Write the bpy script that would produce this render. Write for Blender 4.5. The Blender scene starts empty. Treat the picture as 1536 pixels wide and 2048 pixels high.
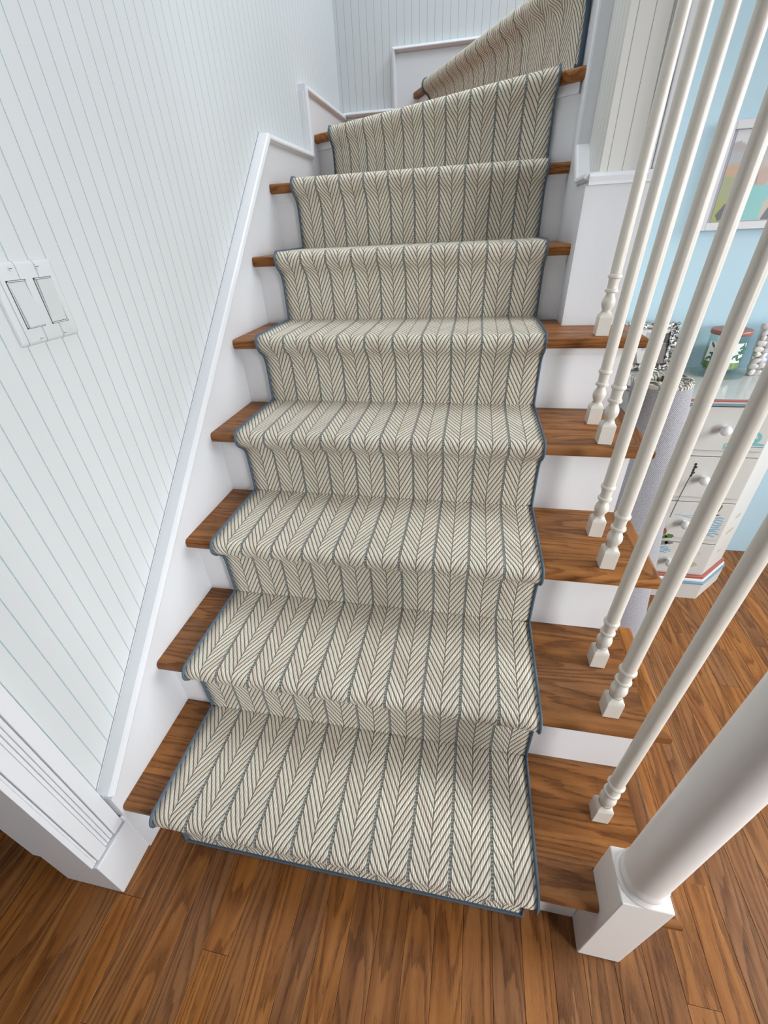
import bpy, math, random
import numpy as np
from mathutils import Vector, Matrix
random.seed(7)
scene = bpy.context.scene
C = bpy.context.collection

# ------------------------------------------------------------------ camera
YAW, PITCH, ROLL = -0.2136, 0.5848, -0.0521
CAM = (0.6685, -0.3233, 1.1897)
def cam_matrix():
    cy, sy, cp, sp = math.cos(YAW), math.sin(YAW), math.cos(PITCH), math.sin(PITCH)
    F = Vector((sy*cp, cy*cp, -sp)); R = Vector((cy, -sy, 0)); U = R.cross(F)
    cr, sr = math.cos(ROLL), math.sin(ROLL)
    R2 = cr*R + sr*U; U2 = -sr*R + cr*U
    m = Matrix((R2, U2, -F)).transposed().to_4x4()
    m.translation = Vector(CAM)
    return m
cd = bpy.data.cameras.new('camera'); cam = bpy.data.objects.new('camera', cd); C.objects.link(cam)
cd.sensor_fit = 'VERTICAL'; cd.sensor_height = 24.0; cd.lens = 24.0*848.43/2048
cd.clip_start = 0.01; cd.clip_end = 50
cam.matrix_world = cam_matrix()
scene.camera = cam

# ------------------------------------------------------------------ world, lights, exposure
w = bpy.data.worlds.new('world'); scene.world = w; w.use_nodes = True
bg = w.node_tree.nodes['Background']; bg.inputs[0].default_value = (0.93, 0.97, 1.0, 1); bg.inputs[1].default_value = 0.06
def area(name, loc, target, sx, sy, power, col, spread=180):
    l = bpy.data.lights.new(name, 'AREA'); l.shape = 'RECTANGLE'; l.size = sx; l.size_y = sy
    l.energy = power; l.color = col; l.spread = math.radians(spread)
    o = bpy.data.objects.new(name, l); C.objects.link(o); o.location = loc
    d = Vector(target) - Vector(loc); o.rotation_euler = d.to_track_quat('-Z', 'Y').to_euler()
    return o
area('dining_window_light', (3.40, -1.4, 1.05), (0.6, 0.6, 0.1), 1.5, 1.5, 35, (0.97, 0.985, 1.0), 90)
area('dining_side_window_light', (3.40, 0.45, 1.45), (0.9, 0.55, 0.2), 1.3, 1.3, 31, (0.97, 0.985, 1.0), 100)
area('upstairs_window_light', (1.7, 1.75, 3.5), (0.0, 2.0, 1.7), 1.1, 1.1, 42, (0.90, 0.95, 1.0))
area('stairwell_light', (0.5, 1.1, 3.4), (0.5, 0.9, 0), 0.9, 1.3, 11, (0.95, 0.98, 1.0), 120)
area('entry_fill_light', (0.3, -2.75, 1.1), (0.8, 0.4, 0.3), 1.6, 1.6, 5, (0.96, 0.98, 1.0), 120)  # added fill from behind the camera for newel and risers
vs = scene.view_settings
vs.view_transform = 'Standard'; vs.look = 'None'; vs.exposure = 0.09; vs.gamma = 1.0; vs.use_curve_mapping = False

# ------------------------------------------------------------------ node helpers
class NT:
    def __init__(s, name):
        s.m = bpy.data.materials.new(name); s.m.use_nodes = True
        s.t = s.m.node_tree; s.n = s.t.nodes; s.l = s.t.links
        s.b = s.n['Principled BSDF']
    def new(s, typ, **kw):
        n = s.n.new(typ)
        for k, v in kw.items(): setattr(n, k, v)
        return n
    def inp(s, sock, v):
        if isinstance(v, bpy.types.NodeSocket): s.l.new(v, sock)
        else: sock.default_value = v
    def math(s, op, a, b=0.0, c=None, clamp=False):
        n = s.new('ShaderNodeMath', operation=op, use_clamp=clamp)
        s.inp(n.inputs[0], a); s.inp(n.inputs[1], b)
        if c is not None: s.inp(n.inputs[2], c)
        return n.outputs[0]
    def smooth(s, x, lo, hi):
        n = s.new('ShaderNodeMapRange', interpolation_type='SMOOTHSTEP')
        s.inp(n.inputs['Value'], x); s.inp(n.inputs['From Min'], lo); s.inp(n.inputs['From Max'], hi)
        return n.outputs[0]
    def mix(s, f, a, b):
        n = s.new('ShaderNodeMix', data_type='RGBA')
        s.inp(n.inputs[0], f)
        for i, v in ((6, a), (7, b)):
            s.inp(n.inputs[i], (*v, 1) if isinstance(v, tuple) and len(v) == 3 else v)
        return n.outputs[2]
    def xyz(s, vec):
        n = s.new('ShaderNodeSeparateXYZ'); s.l.new(vec, n.inputs[0]); return n.outputs
    def comb(s, x, y, z):
        n = s.new('ShaderNodeCombineXYZ')
        for i, v in enumerate((x, y, z)): s.inp(n.inputs[i], v)
        return n.outputs[0]
    def noise(s, vec, scale, detail=3.0, rough=0.5):
        n = s.new('ShaderNodeTexNoise'); s.l.new(vec, n.inputs['Vector'])
        n.inputs['Scale'].default_value = scale; n.inputs['Detail'].default_value = detail; n.inputs['Roughness'].default_value = rough
        return n.outputs[0]
    def bump(s, hgt, dist, strength=1.0):
        n = s.new('ShaderNodeBump'); n.inputs['Distance'].default_value = dist; n.inputs['Strength'].default_value = strength
        s.l.new(hgt, n.inputs['Height']); s.l.new(n.outputs[0], s.b.inputs['Normal'])
    def col(s, v): s.inp(s.b.inputs['Base Color'], (*v, 1) if isinstance(v, tuple) and len(v) == 3 else v)
    def rough(s, v): s.inp(s.b.inputs['Roughness'], v)
    def obj(s): return s.new('ShaderNodeTexCoord').outputs['Object']
    def pos(s): return s.new('ShaderNodeNewGeometry').outputs['Position']
    def rnd(s): return s.new('ShaderNodeObjectInfo').outputs['Random']

def paint(name, col, rough=0.4, bump=0.0004, scale=60):
    t = NT(name); p = t.pos()
    n = t.noise(p, 3.5, 4); f = t.math('MULTIPLY', n, 0.10)
    t.col(t.mix(f, col, tuple(c*0.82 for c in col)))
    t.rough(rough); t.bump(t.noise(p, scale, 3), bump)
    return t.m
def plain(name, col, rough=0.5, metal=0.0):
    t = NT(name); t.col(col); t.rough(rough); t.b.inputs['Metallic'].default_value = metal
    t.bump(t.noise(t.pos(), 220, 2), 0.0001)
    return t.m
def wallpaper(name, axis, spacing, phase, base=(0.625, 0.655, 0.665), line_col=(0.27, 0.40, 0.45)):
    t = NT(name); p = t.pos(); c = t.xyz(p)
    wob = t.math('MULTIPLY', t.math('SUBTRACT', t.noise(p, 9, 2), 0.5), 0.0012)
    u = t.math('DIVIDE', t.math('SUBTRACT', t.math('ADD', c[axis], wob), phase), spacing)
    d = t.math('MULTIPLY', t.math('ABSOLUTE', t.math('SUBTRACT', t.math('FRACT', t.math('ADD', u, 0.5)), 0.5)), spacing)
    line = t.math('SUBTRACT', 1.0, t.smooth(d, 0.0004, 0.0014))
    fine = t.math('ABSOLUTE', t.math('SUBTRACT', t.math('FRACT', t.math('MULTIPLY', u, 6.0)), 0.5))
    fl = t.math('MULTIPLY', t.smooth(fine, 0.30, 0.5), 0.10)
    bc = t.mix(fl, base, (0.66, 0.72, 0.76))
    bc = t.mix(t.math('MULTIPLY', t.noise(p, 2.3, 4), 0.10), bc, (0.68, 0.70, 0.69))
    brk = t.smooth(t.noise(t.comb(t.math('MULTIPLY', c[0], 160.0), t.math('MULTIPLY', c[1], 160.0), t.math('MULTIPLY', c[2], 420.0)), 1.0, 2), 0.28, 0.55)
    k = t.math('MULTIPLY', line, t.math('ADD', 0.62, t.math('MULTIPLY', brk, 0.33)))
    t.col(t.mix(k, bc, line_col))
    t.rough(0.5); t.bump(t.noise(p, 260, 3), 0.00012)
    return t.m
def oak(name, axis, tone=1.0, band=None, rough=0.33):
    """oak: grain along object axis; random shift and tone per object"""
    t = NT(name); o = t.xyz(t.obj()); r = t.rnd()
    al = o[axis]; ac = o[1-axis]
    off = t.math('MULTIPLY', r, 37.0)
    if band:
        bi = t.math('FLOOR', t.math('DIVIDE', t.math('ADD', ac, t.math('MULTIPLY', o[2], 0.7)), band))
        wn = t.new('ShaderNodeTexWhiteNoise', noise_dimensions='1D')
        t.l.new(t.math('ADD', bi, t.math('MULTIPLY', r, 91.0)), wn.inputs['W'])
        off = t.math('ADD', off, t.math('MULTIPLY', wn.outputs[0], 23.0)); r = t.math('ADD', t.math('MULTIPLY', wn.outputs[0], 0.75), t.math('MULTIPLY', r, 0.25))
    v1 = t.comb(t.math('ADD', t.math('MULTIPLY', ac, 13.0), off), t.math('ADD', t.math('MULTIPLY', al, 1.15), off), t.math('ADD', t.math('MULTIPLY', o[2], 13.0), off))
    n1 = t.noise(v1, 1.0, 1.5, 0.4)
    n1b = t.noise(t.comb(t.math('ADD', t.math('MULTIPLY', ac, 130.0), off), t.math('MULTIPLY', al, 14.0), off), 1.0, 2)
    ring = t.math('FRACT', t.math('ADD', t.math('MULTIPLY', n1, 15.0), t.math('MULTIPLY', n1b, 0.55)))
    rg = t.math('MULTIPLY', t.smooth(ring, 0.30, 0.88), t.math('SUBTRACT', 1.0, t.smooth(ring, 0.92, 1.0)))
    v2 = t.comb(t.math('ADD', t.math('MULTIPLY', ac, 1000.0), off), t.math('MULTIPLY', al, 38.0), t.math('MULTIPLY', o[2], 600.0))
    n2 = t.noise(v2, 1.0, 3, 0.6); thr = t.math('SUBTRACT', 0.60, t.math('MULTIPLY', rg, 0.13)); pores = t.smooth(n2, thr, t.math('ADD', thr, 0.09))
    v3 = t.comb(t.math('ADD', t.math('MULTIPLY', ac, 42.0), off), t.math('MULTIPLY', al, 2.2), off)
    n3 = t.noise(v3, 1.0, 4, 0.6)
    A = (0.40*tone, 0.162*tone, 0.043*tone); B = (0.220*tone, 0.074*tone, 0.015*tone); D = (0.054*tone, 0.014*tone, 0.003*tone)
    c = t.mix(t.math('MULTIPLY', t.smooth(n3, 0.3, 0.7), 0.8), A, B)
    c = t.mix(t.math('MULTIPLY', rg, 0.34), c, D)
    c = t.mix(t.math('MULTIPLY', pores, 0.50), c, D)
    hs = t.new('ShaderNodeHueSaturation'); t.l.new(c, hs.inputs['Color'])
    t.inp(hs.inputs['Value'], t.math('ADD', 0.80, t.math('MULTIPLY', r, 0.36)))
    t.inp(hs.inputs['Saturation'], t.math('ADD', 0.92, t.math('MULTIPLY', r, 0.1)))
    t.col(hs.outputs[0])
    t.rough(t.math('ADD', rough, t.math('MULTIPLY', n2, 0.15)))
    t.bump(t.math('ADD', n2, t.math('MULTIPLY', rg, 0.4)), -0.00035)
    t.b.inputs['Specular IOR Level'].default_value = 0.20
    return t.m

PER = 0.0772      # one herringbone column
def carpet(name):
    t = NT(name); uvn = t.new('ShaderNodeUVMap'); uvn.uv_map = 'UVMap'
    uv = uvn.outputs[0]; c = t.xyz(uv)
    wob = t.math('MULTIPLY', t.math('SUBTRACT', t.noise(uv, 40, 2), 0.5), 0.0016)
    u = t.math('ADD', c[0], wob); v = t.math('ADD', c[1], t.math('MULTIPLY', wob, 0.8))
    cell = t.math('DIVIDE', u, PER); ci = t.math('FLOOR', cell)
    fr = t.math('SUBTRACT', t.math('FRACT', cell), 0.5)
    s = t.math('MULTIPLY', t.math('ABSOLUTE', fr), PER)           # 0 = middle of the V
    side = t.math('SIGN', fr)
    PITCH_V, SL = 0.0188, 1.82
    ph = t.math('DIVIDE', t.math('SUBTRACT', v, t.math('MULTIPLY', s, SL)), PITCH_V)
    ph = t.math('ADD', ph, t.math('MULTIPLY', side, 0.25))
    fi = t.math('FLOOR', ph); f = t.math('FRACT', ph)
    prof = t.math('SINE', t.math('MULTIPLY', f, math.pi))          # round yarn
    prof = t.math('POWER', t.math('MAXIMUM', prof, 0.0), 0.55)
    gap = t.math('SUBTRACT', 1.0, t.smooth(prof, 0.46, 0.78))
    # twist of the yarn
    tw = t.math('SINE', t.math('MULTIPLY', t.math('ADD', t.math('MULTIPLY', s, 1.0), t.math('MULTIPLY', f, -0.0035)), 2*math.pi/0.0052))
    ctr = t.math('SUBTRACT', 1.0, t.smooth(s, 0.0003, 0.0017))
    rag = t.math('ADD', s, t.math('ADD', t.math('MULTIPLY', prof, -0.0012), t.math('MULTIPLY', t.noise(uv, 500, 2), 0.0018)))
    thick = t.smooth(rag, PER/2-0.0040, PER/2-0.0020)
    inner = t.math('MULTIPLY', t.math('GREATER_THAN', c[0], 0.012), t.math('LESS_THAN', c[0], 10*PER-0.012))
    thick = t.math('MULTIPLY', thick, inner)
    chain = t.math('SINE', t.math('MULTIPLY', t.math('ADD', v, t.math('MULTIPLY', fr, 0.02)), 2*math.pi/0.0062))
    wn = t.new('ShaderNodeTexWhiteNoise', noise_dimensions='3D'); t.l.new(t.comb(fi, ci, side), wn.inputs['Vector'])
    rn = wn.outputs[0]
    fuzz = t.noise(uv, 900, 3, 0.65)
    y1, y2, y3 = (0.88, 0.825, 0.695), (0.80, 0.705, 0.595), (0.76, 0.72, 0.63)
    yc = t.mix(t.smooth(rn, 0.45, 0.95), y1, y2); yc = t.mix(t.math('MULTIPLY', t.smooth(rn, 0.0, 0.25), 0.0), yc, y3)
    yc = t.mix(t.math('MULTIPLY', t.smooth(fuzz, 0.35, 0.75), 0.35), yc, (0.47, 0.42, 0.34))
    dk = (0.092, 0.084, 0.058)
    c1 = t.mix(t.math('MULTIPLY', gap, 0.84), yc, dk)
    c1 = t.mix(t.math('MULTIPLY', t.math('MULTIPLY', ctr, t.smooth(fuzz, 0.35, 0.5)), 0.85), c1, dk)
    fleck = t.noise(t.comb(t.math('MULTIPLY', c[0], 520.0), t.math('MULTIPLY', c[1], 300.0), 0.0), 1.0, 2, 0.6)
    cc = t.mix(t.smooth(t.math('ADD', fleck, t.math('MULTIPLY', chain, 0.10)), 0.36, 0.70), (0.115, 0.122, 0.115), (0.42, 0.42, 0.385))
    c1 = t.mix(thick, c1, cc)
    t.col(c1); t.rough(0.95); t.b.inputs['Specular IOR Level'].default_value = 0.1
    t.b.inputs['Sheen Weight'].default_value = 0.15
    h = t.math('ADD', prof, t.math('ADD', t.math('MULTIPLY', tw, 0.16), t.math('MULTIPLY', fuzz, 0.35)))
    h = t.math('MULTIPLY', h, t.math('SUBTRACT', 1.0, t.math('MULTIPLY', ctr, 0.6)))
    hh = t.new('ShaderNodeMix', data_type='FLOAT'); t.inp(hh.inputs[0], thick); t.inp(hh.inputs[2], h); t.inp(hh.inputs[3], t.math('MULTIPLY', chain, 0.25))
    t.bump(hh.outputs[0], 0.0024, 0.9)
    return t.m
def weave(name, a, b, scale):
    t = NT(name); uvn = t.new('ShaderNodeUVMap'); uvn.uv_map = 'UVMap'; c = t.xyz(uvn.outputs[0])
    su = t.math('SINE', t.math('MULTIPLY', c[0], scale)); sv = t.math('SINE', t.math('MULTIPLY', c[1], scale))
    k = t.math('ADD', t.math('MULTIPLY', t.math('MULTIPLY', su, sv), 0.5), 0.5)
    n = t.noise(uvn.outputs[0], 260, 3, 0.7)
    t.col(t.mix(t.smooth(t.math('ADD', t.math('MULTIPLY', k, 0.55), t.math('MULTIPLY', n, 0.6)), 0.3, 0.85), a, b)); t.rough(0.95)
    t.bump(k, 0.0008); return t.m

M = {}
M['trim'] = paint('white_gloss_trim_paint', (0.73, 0.745, 0.775), 0.35)
M['riser'] = paint('white_riser_paint', (0.81, 0.81, 0.83), 0.42)
M['rail'] = paint('cream_white_spindle_paint', (0.68, 0.64, 0.575), 0.32, 0.0006, 45)
M['newel'] = paint('white_newel_paint', (0.88, 0.855, 0.83), 0.34, 0.0004, 40)
M['paper_left'] = wallpaper('striped_wallpaper_left', 1, 0.0337, 0.3307)
M['paper_back'] = wallpaper('striped_wallpaper_back', 0, 0.0329, -0.0034, line_col=(0.30, 0.36, 0.38))
M['paper_stub_front'] = wallpaper('striped_wallpaper_stub_front', 0, 0.0327, 0.9528, (0.70, 0.69, 0.655), (0.26, 0.29, 0.32))
M['paper_stub_side'] = wallpaper('striped_wallpaper_stub_side', 1, 0.0337, 1.033, (0.70, 0.69, 0.655), (0.26, 0.29, 0.32))
M['blue'] = paint('pale_blue_wall_paint', (0.50, 0.70, 0.805), 0.55)
M['oak_tread'] = oak('oak_tread_wood', 0, 0.88, 0.085)
M['oak_return'] = oak('oak_return_wood', 1, 0.85)
M['oak_floor'] = oak('oak_floor_wood', 1, 0.92)
M['floor_gap'] = plain('dark_floor_gap', (0.03, 0.014, 0.006), 0.7)
M['carpet'] = carpet('herringbone_carpet')
M['binding'] = plain('blue_cotton_binding', (0.080, 0.122, 0.168), 0.85)
M['switch'] = plain('grey_white_switch_plastic', (0.60, 0.63, 0.64), 0.35)
M['screw'] = plain('painted_screw', (0.68, 0.69, 0.69), 0.4)
M['shadeline'] = plain('grey_painted_shadow', (0.20, 0.21, 0.21), 0.8)  # shade colour for the strip beside the left cap moulding
M['dark'] = plain('dark_gap', (0.03, 0.03, 0.03), 0.8)
M['hall'] = paint('dim_taupe_wall_paint', (0.22, 0.20, 0.18), 0.6)  # kept dark so the unseen hall wall bounces less light
M['plaster'] = paint('warm_plaster', (0.38, 0.36, 0.335), 0.6)

# ------------------------------------------------------------------ mesh helpers
class MB:
    def __init__(s): s.v = []; s.f = []; s.uv = {}
    def add(s, vs_, fs_):
        o = len(s.v); s.v += [tuple(map(float, p)) for p in vs_]; s.f += [tuple(i+o for i in f) for f in fs_]; return s
    def box(s, a, b):
        x0, y0, z0 = a; x1, y1, z1 = b
        return s.add([(x0,y0,z0),(x1,y0,z0),(x1,y1,z0),(x0,y1,z0),(x0,y0,z1),(x1,y0,z1),(x1,y1,z1),(x0,y1,z1)],
                     [(3,2,1,0),(4,5,6,7),(0,1,5,4),(1,2,6,5),(2,3,7,6),(3,0,4,7)])
    def prism(s, poly, axis, a, b):
        """extrude a 2D polygon along axis (0: poly=(y,z), 1: poly=(x,z), 2: poly=(x,y))"""
        def P(p, t): return (t, p[0], p[1]) if axis == 0 else (p[0], t, p[1]) if axis == 1 else (p[0], p[1], t)
        n = len(poly)
        return s.add([P(p, a) for p in poly]+[P(p, b) for p in poly],
                     [tuple(range(n))[::-1], tuple(range(n, 2*n))]+[(i, (i+1) % n, n+(i+1) % n, n+i) for i in range(n)])
    def lathe(s, prof, c=(0,0,0), seg=24, caps=True):
        vs_ = []; n = len(prof)
        for k in range(seg):
            a = 2*math.pi*k/seg
            vs_ += [(c[0]+r*math.cos(a), c[1]+r*math.sin(a), c[2]+z) for r, z in prof]
        fs_ = []
        for k in range(seg):
            k2 = (k+1) % seg
            for i in range(n-1): fs_.append((k*n+i, k2*n+i, k2*n+i+1, k*n+i+1))
        if caps:
            fs_.append(tuple(k*n for k in range(seg))[::-1]); fs_.append(tuple(k*n+n-1 for k in range(seg)))
        return s.add(vs_, fs_)
    def grid(s, rows, close=False):
        nr, nc = len(rows), len(rows[0])
        vs_ = [p for r in rows for p in r]; fs_ = []
        for i in range(nr-1):
            for j in range(nc-1 + (1 if close else 0)):
                j2 = (j+1) % nc
                fs_.append((i*nc+j, i*nc+j2, (i+1)*nc+j2, (i+1)*nc+j))
        return s.add(vs_, fs_)
    def ellipsoid(s, c, r, seg=10, rings=6, rot=None):
        vs_ = []; fs_ = []
        for i in range(rings+1):
            th = math.pi*i/rings
            for k in range(seg):
                a = 2*math.pi*k/seg
                p = Vector((r[0]*math.sin(th)*math.cos(a), r[1]*math.sin(th)*math.sin(a), r[2]*math.cos(th)))
                if rot is not None: p = rot @ p
                vs_.append((c[0]+p.x, c[1]+p.y, c[2]+p.z))
        for i in range(rings):
            for k in range(seg):
                fs_.append((i*seg+k, (i+1)*seg+k, (i+1)*seg+(k+1) % seg, i*seg+(k+1) % seg))
        return s.add(vs_, fs_)
    def mesh(s, name, mat, smooth=False, fix=True):
        me = bpy.data.meshes.new(name); me.from_pydata(s.v, [], s.f); me.materials.append(mat)
        if fix:
            import bmesh
            bm = bmesh.new(); bm.from_mesh(me); bmesh.ops.recalc_face_normals(bm, faces=bm.faces); bm.to_mesh(me); bm.free()
        if smooth:
            me.polygons.foreach_set('use_smooth', [True]*len(me.polygons))
            try: me.set_sharp_from_angle(angle=math.radians(42))
            except Exception: pass
        me.update(); return me
    def build(s, name, mat, parent=None, smooth=False, bevel=0.0, loc=None, fix=True, seg=2):
        o = bpy.data.objects.new(name, s.mesh(name, mat, smooth, fix)); C.objects.link(o)
        if parent: o.parent = parent
        if loc: o.location = loc
        if bevel:
            b = o.modifiers.new('bevel', 'BEVEL'); b.width = bevel; b.segments = seg; b.limit_method = 'ANGLE'; b.angle_limit = math.radians(35); b.harden_normals = True
            if not smooth:
                o.data.polygons.foreach_set('use_smooth', [True]*len(o.data.polygons))
                try: o.data.set_sharp_from_angle(angle=math.radians(35))
                except Exception: pass
        return o
def thing(name, label, cat, loc=(0,0,0), group=None):
    o = bpy.data.objects.new(name, None); C.objects.link(o); o.location = loc; o.empty_display_size = 0.05
    return tag(o, label, cat, group)
def tag(o, label, cat, group=None):
    o['label'] = label; o['category'] = cat
    if group: o['group'] = group
    return o
def struct(o, label=None, cat=None):
    o['kind'] = 'structure'
    if label: o['label'] = label
    if cat: o['category'] = cat
    return o
def copy_tree(o, parent=None):
    c = o.copy(); C.objects.link(c)
    if parent: c.parent = parent
    for ch in list(o.children): copy_tree(ch, c)
    return c

# ------------------------------------------------------------------ stair dimensions (metres)
H, R, N, TH = 0.19, 0.2199, 0.0343, 0.026
X0, XR, XW = 0.0, 1.050, 0.909          # left skirt face, riser end / stringer, stub wall face
XE = 1.086                              # tread return edge
YB = 2.32                               # back skirt face
PV = (0.909, 1.272)                     # winder pivot on the nosing lines

# ------------------------------------------------------------------ room shell
wl = MB().box((-0.155, -0.122, 0), (-0.02, 2.45, 3.6)).build('wall_left', M['paper_left'])
struct(wl, 'white wallpapered wall with thin blue stripes left of the staircase', 'wall')
wb = MB().box((-0.02, 2.335, 0), (2.6, 2.45, 3.6)).build('wall_back', M['paper_back'])
struct(wb, 'striped wallpapered wall behind the turn of the stairs', 'wall')
# stub wall on the right of the upper steps
st = MB().box((0.936, 1.022, 0.0), (1.060, 1.40, 3.0)).build('wall_right', M['paper_stub_side'])
struct(st, 'narrow wallpapered wall end right of the upper steps', 'wall')
fp = MB().box((0.9365, 1.0205, 0.95), (1.027, 1.0225, 3.0)).build('paper_front', M['paper_stub_front'], st)
bw = MB().box((1.060, 1.32, 0), (3.5, 1.40, 3.6)).build('wall_back_dining', M['blue'])
struct(bw, 'pale blue painted dining room wall behind the chest', 'wall')

hl = MB().box((-1.50, -2.9, 0), (-1.40, 2.45, 2.6)).build('wall_hall', M['hall'])  # out of view, added to darken the floor at lower left
struct(hl, 'unseen dark hall wall added to darken the floor', 'wall')
fw = MB().box((-1.50, -3.0, 0), (3.6, -2.9, 2.6)).build('wall_front', M['plaster'])
struct(fw, 'plain white wall of the entry behind the camera', 'wall')
rw_ = MB().box((3.5, -2.9, 0), (3.6, 1.40, 2.6)).build('wall_dining_right', M['blue'])
struct(rw_, 'pale blue wall on the window side of the dining room', 'wall')
cl = MB().box((-1.50, -3.0, 2.6), (-0.155, 2.45, 2.7)).box((-0.155, -3.0, 2.6), (1.06, -0.35, 2.7)).box((1.06, -3.0, 2.6), (3.6, 1.32, 2.7)).build('ceiling', M['plaster'])
struct(cl, 'white ceiling of the lower floor', 'ceiling')
# floor: base and separate oak boards
fl = MB().box((-1.5, -3.0, -0.03), (3.6, 2.45, -0.0125)).build('floor', M['floor_gap'])
struct(fl, 'oak strip floor in front of and beside the staircase', 'floor')
PW = 0.0572
plank_meshes = {}
def plank(xc, y0, y1):
    L = round(y1-y0, 3)
    if L not in plank_meshes:
        hw, g, b = PW/2-0.0002, 0.0, 0.0007
        sec = [(-hw, -0.012), (hw, -0.012), (hw, -b), (hw-b, 0), (-hw+b, 0), (-hw, -b)]
        plank_meshes[L] = MB().prism(sec, 1, -L/2+0.0003, L/2-0.0003).mesh('plank', M['oak_floor'])
    o = bpy.data.objects.new('plank', plank_meshes[L]); C.objects.link(o); o.parent = fl
    o.location = (xc, (y0+y1)/2, 0)
rng = random.Random(3)
k0 = int(math.floor((-0.95-1.2445)/PW)); k1 = int(math.floor((3.48-1.2445)/PW))
for k in range(k0, k1):
    xc = 1.2445+(k+0.5)*PW
    ymax = 1.319
    if -0.16 < xc < 1.06: ymax = 0.02
    if xc < -0.16: ymax = 1.1
    if xc <= 0.0 and xc > -0.18: ymax = -0.118
    cuts = {1: -0.086-0.72, }.get(k)
    y = -0.95 - rng.random()*0.3
    if k == -2: y = -0.086-0.6
    while y < ymax:
        L = rng.choice([0.45, 0.6, 0.75, 0.9, 1.05])
        if k == -2: L = 0.6
        if k == -1 and y < 0.10 < y+L+0.3: L = 0.10-y
        e = min(y+L, ymax)
        if ymax-e < 0.12: e = ymax
        plank(xc, y, e); y = e

# ------------------------------------------------------------------ wall end casing, plinth and skirt boards on the left
def band(pts, wd, axis, a, b, side=1):
    """mitred strip following 2D polyline pts, width wd to one side"""
    P = [Vector(p) for p in pts]; n = len(P); inner = []
    for i in range(n):
        d0 = (P[i]-P[i-1]).normalized() if i > 0 else (P[1]-P[0]).normalized()
        d1 = (P[i+1]-P[i]).normalized() if i < n-1 else d0
        n0 = Vector((d0.y, -d0.x))*side; n1 = Vector((d1.y, -d1.x))*side
        m = (n0+n1); m = m/ max(1e-6, m.length); k = wd/max(0.25, m.dot(n0))
        inner.append(P[i]+m*k)
    mb = MB()
    for i in range(n-1):
        mb.prism([tuple(P[i]), tuple(P[i+1]), tuple(inner[i+1]), tuple(inner[i])], axis, a, b)
    return mb
def mould(name, pts, wd, axis, base, out, side=1, parent=None, mat=None):
    """two-step moulding: thicker outer bead, thinner inner fillet"""
    mat = mat or M['trim']
    P = [Vector(p) for p in pts]; n = len(P); rws = []
    prof = [(0, 0), (0, 0.80), (0.08, 0.92), (0.34, 1.0), (0.46, 0.97), (0.50, 0.80), (0.56, 0.78), (0.78, 0.42), (0.94, 0.30), (1.0, 0.22), (1.0, 0)]
    for i in range(n):
        d0 = (P[i]-P[i-1]).normalized() if i > 0 else (P[1]-P[0]).normalized()
        d1 = (P[i+1]-P[i]).normalized() if i < n-1 else d0
        n0 = Vector((d0.y, -d0.x))*side; n1 = Vector((d1.y, -d1.x))*side
        m = (n0+n1).normalized(); k = 1.0/max(0.3, m.dot(n0)); ring = []
        for w_, h_ in prof:
            q = P[i]+m*(w_*wd*k); t_ = base+out*h_
            ring.append((t_, q.x, q.y) if axis == 0 else (q.x, t_, q.y))
        rws.append(ring)
    mb = MB()
    for r0, r1 in zip(rws[:-1], rws[1:]):
        nn_ = len(prof); mb.add(r0+r1, [(i, (i+1) % nn_, nn_+(i+1) % nn_, nn_+i) for i in range(nn_)]+[tuple(range(nn_)), tuple(range(nn_, 2*nn_))])
    return mb.build(name, mat, parent)
skirt = MB().prism([(-0.040, 0), (-0.040, 0.235), (1.325, 1.437), (1.735, 1.437), (1.735, 1.630), (2.335, 1.630), (2.335, 1.0), (1.6, 0.9), (0.6, 0.1), (0.5, 0)], 0, -0.02, 0.0).build('trim_1', M['trim'])
struct(skirt, 'white sloping skirt board along the left of the steps', 'trim')
cap = mould('cap_moulding', [(-0.044, 0.2625), (1.318, 1.457), (1.742, 1.457), (1.742, 1.650), (2.335, 1.652)], 0.034, 0, -0.02, 0.034, 1, skirt)
gp = band([(-0.0455, 0.2645), (1.3165, 1.4595)], -0.0016, 0, -0.0201, -0.0194).build('painted_shadow_line', M['shadeline'], skirt)  # dark strip paints in the shadow gap between cap and wallpaper
cs = MB().box((-0.155, -0.131, 0.144), (-0.012, -0.122, 2.6)).build('trim_2', M['trim'], bevel=0.001)
struct(cs, 'white beaded casing on the end of the left wall', 'trim')
MB().box((-0.0195, -0.122, 0.144), (-0.012, -0.1175, 2.6)).build('edge_bead', M['trim'], cs, bevel=0.0015)
MB().box((-0.0195, -0.1165, 0.144), (-0.009, -0.0935, 2.6)).build('casing_board', M['trim'], cs, bevel=0.0014)
for ya, yb in ((-0.0925, -0.0860), (-0.0855, -0.0790), (-0.0785, -0.0705)):
    MB().box((-0.0195, ya, 0.144), (-0.0115, yb, 2.6)).build('bead', M['trim'], cs, bevel=0.0022)
MB().box((-0.0195, -0.0695, 0.144), (-0.009, -0.0445, 2.6)).build('casing_board', M['trim'], cs, bevel=0.0014)
pl = MB().box((-0.150, -0.128, 0), (-0.004, -0.0355, 0.140)).build('baseboard_left', M['trim'], bevel=0.002)
struct(pl, 'white plinth block at the foot of the left wall end', 'trim')
MB().prism([(-0.012, 0.1395), (-0.004, 0.1395), (-0.004, 0.150), (-0.009, 0.158), (-0.012, 0.158)], 1, -0.044, -0.0355).build('plinth_step', M['trim'], pl)
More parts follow.
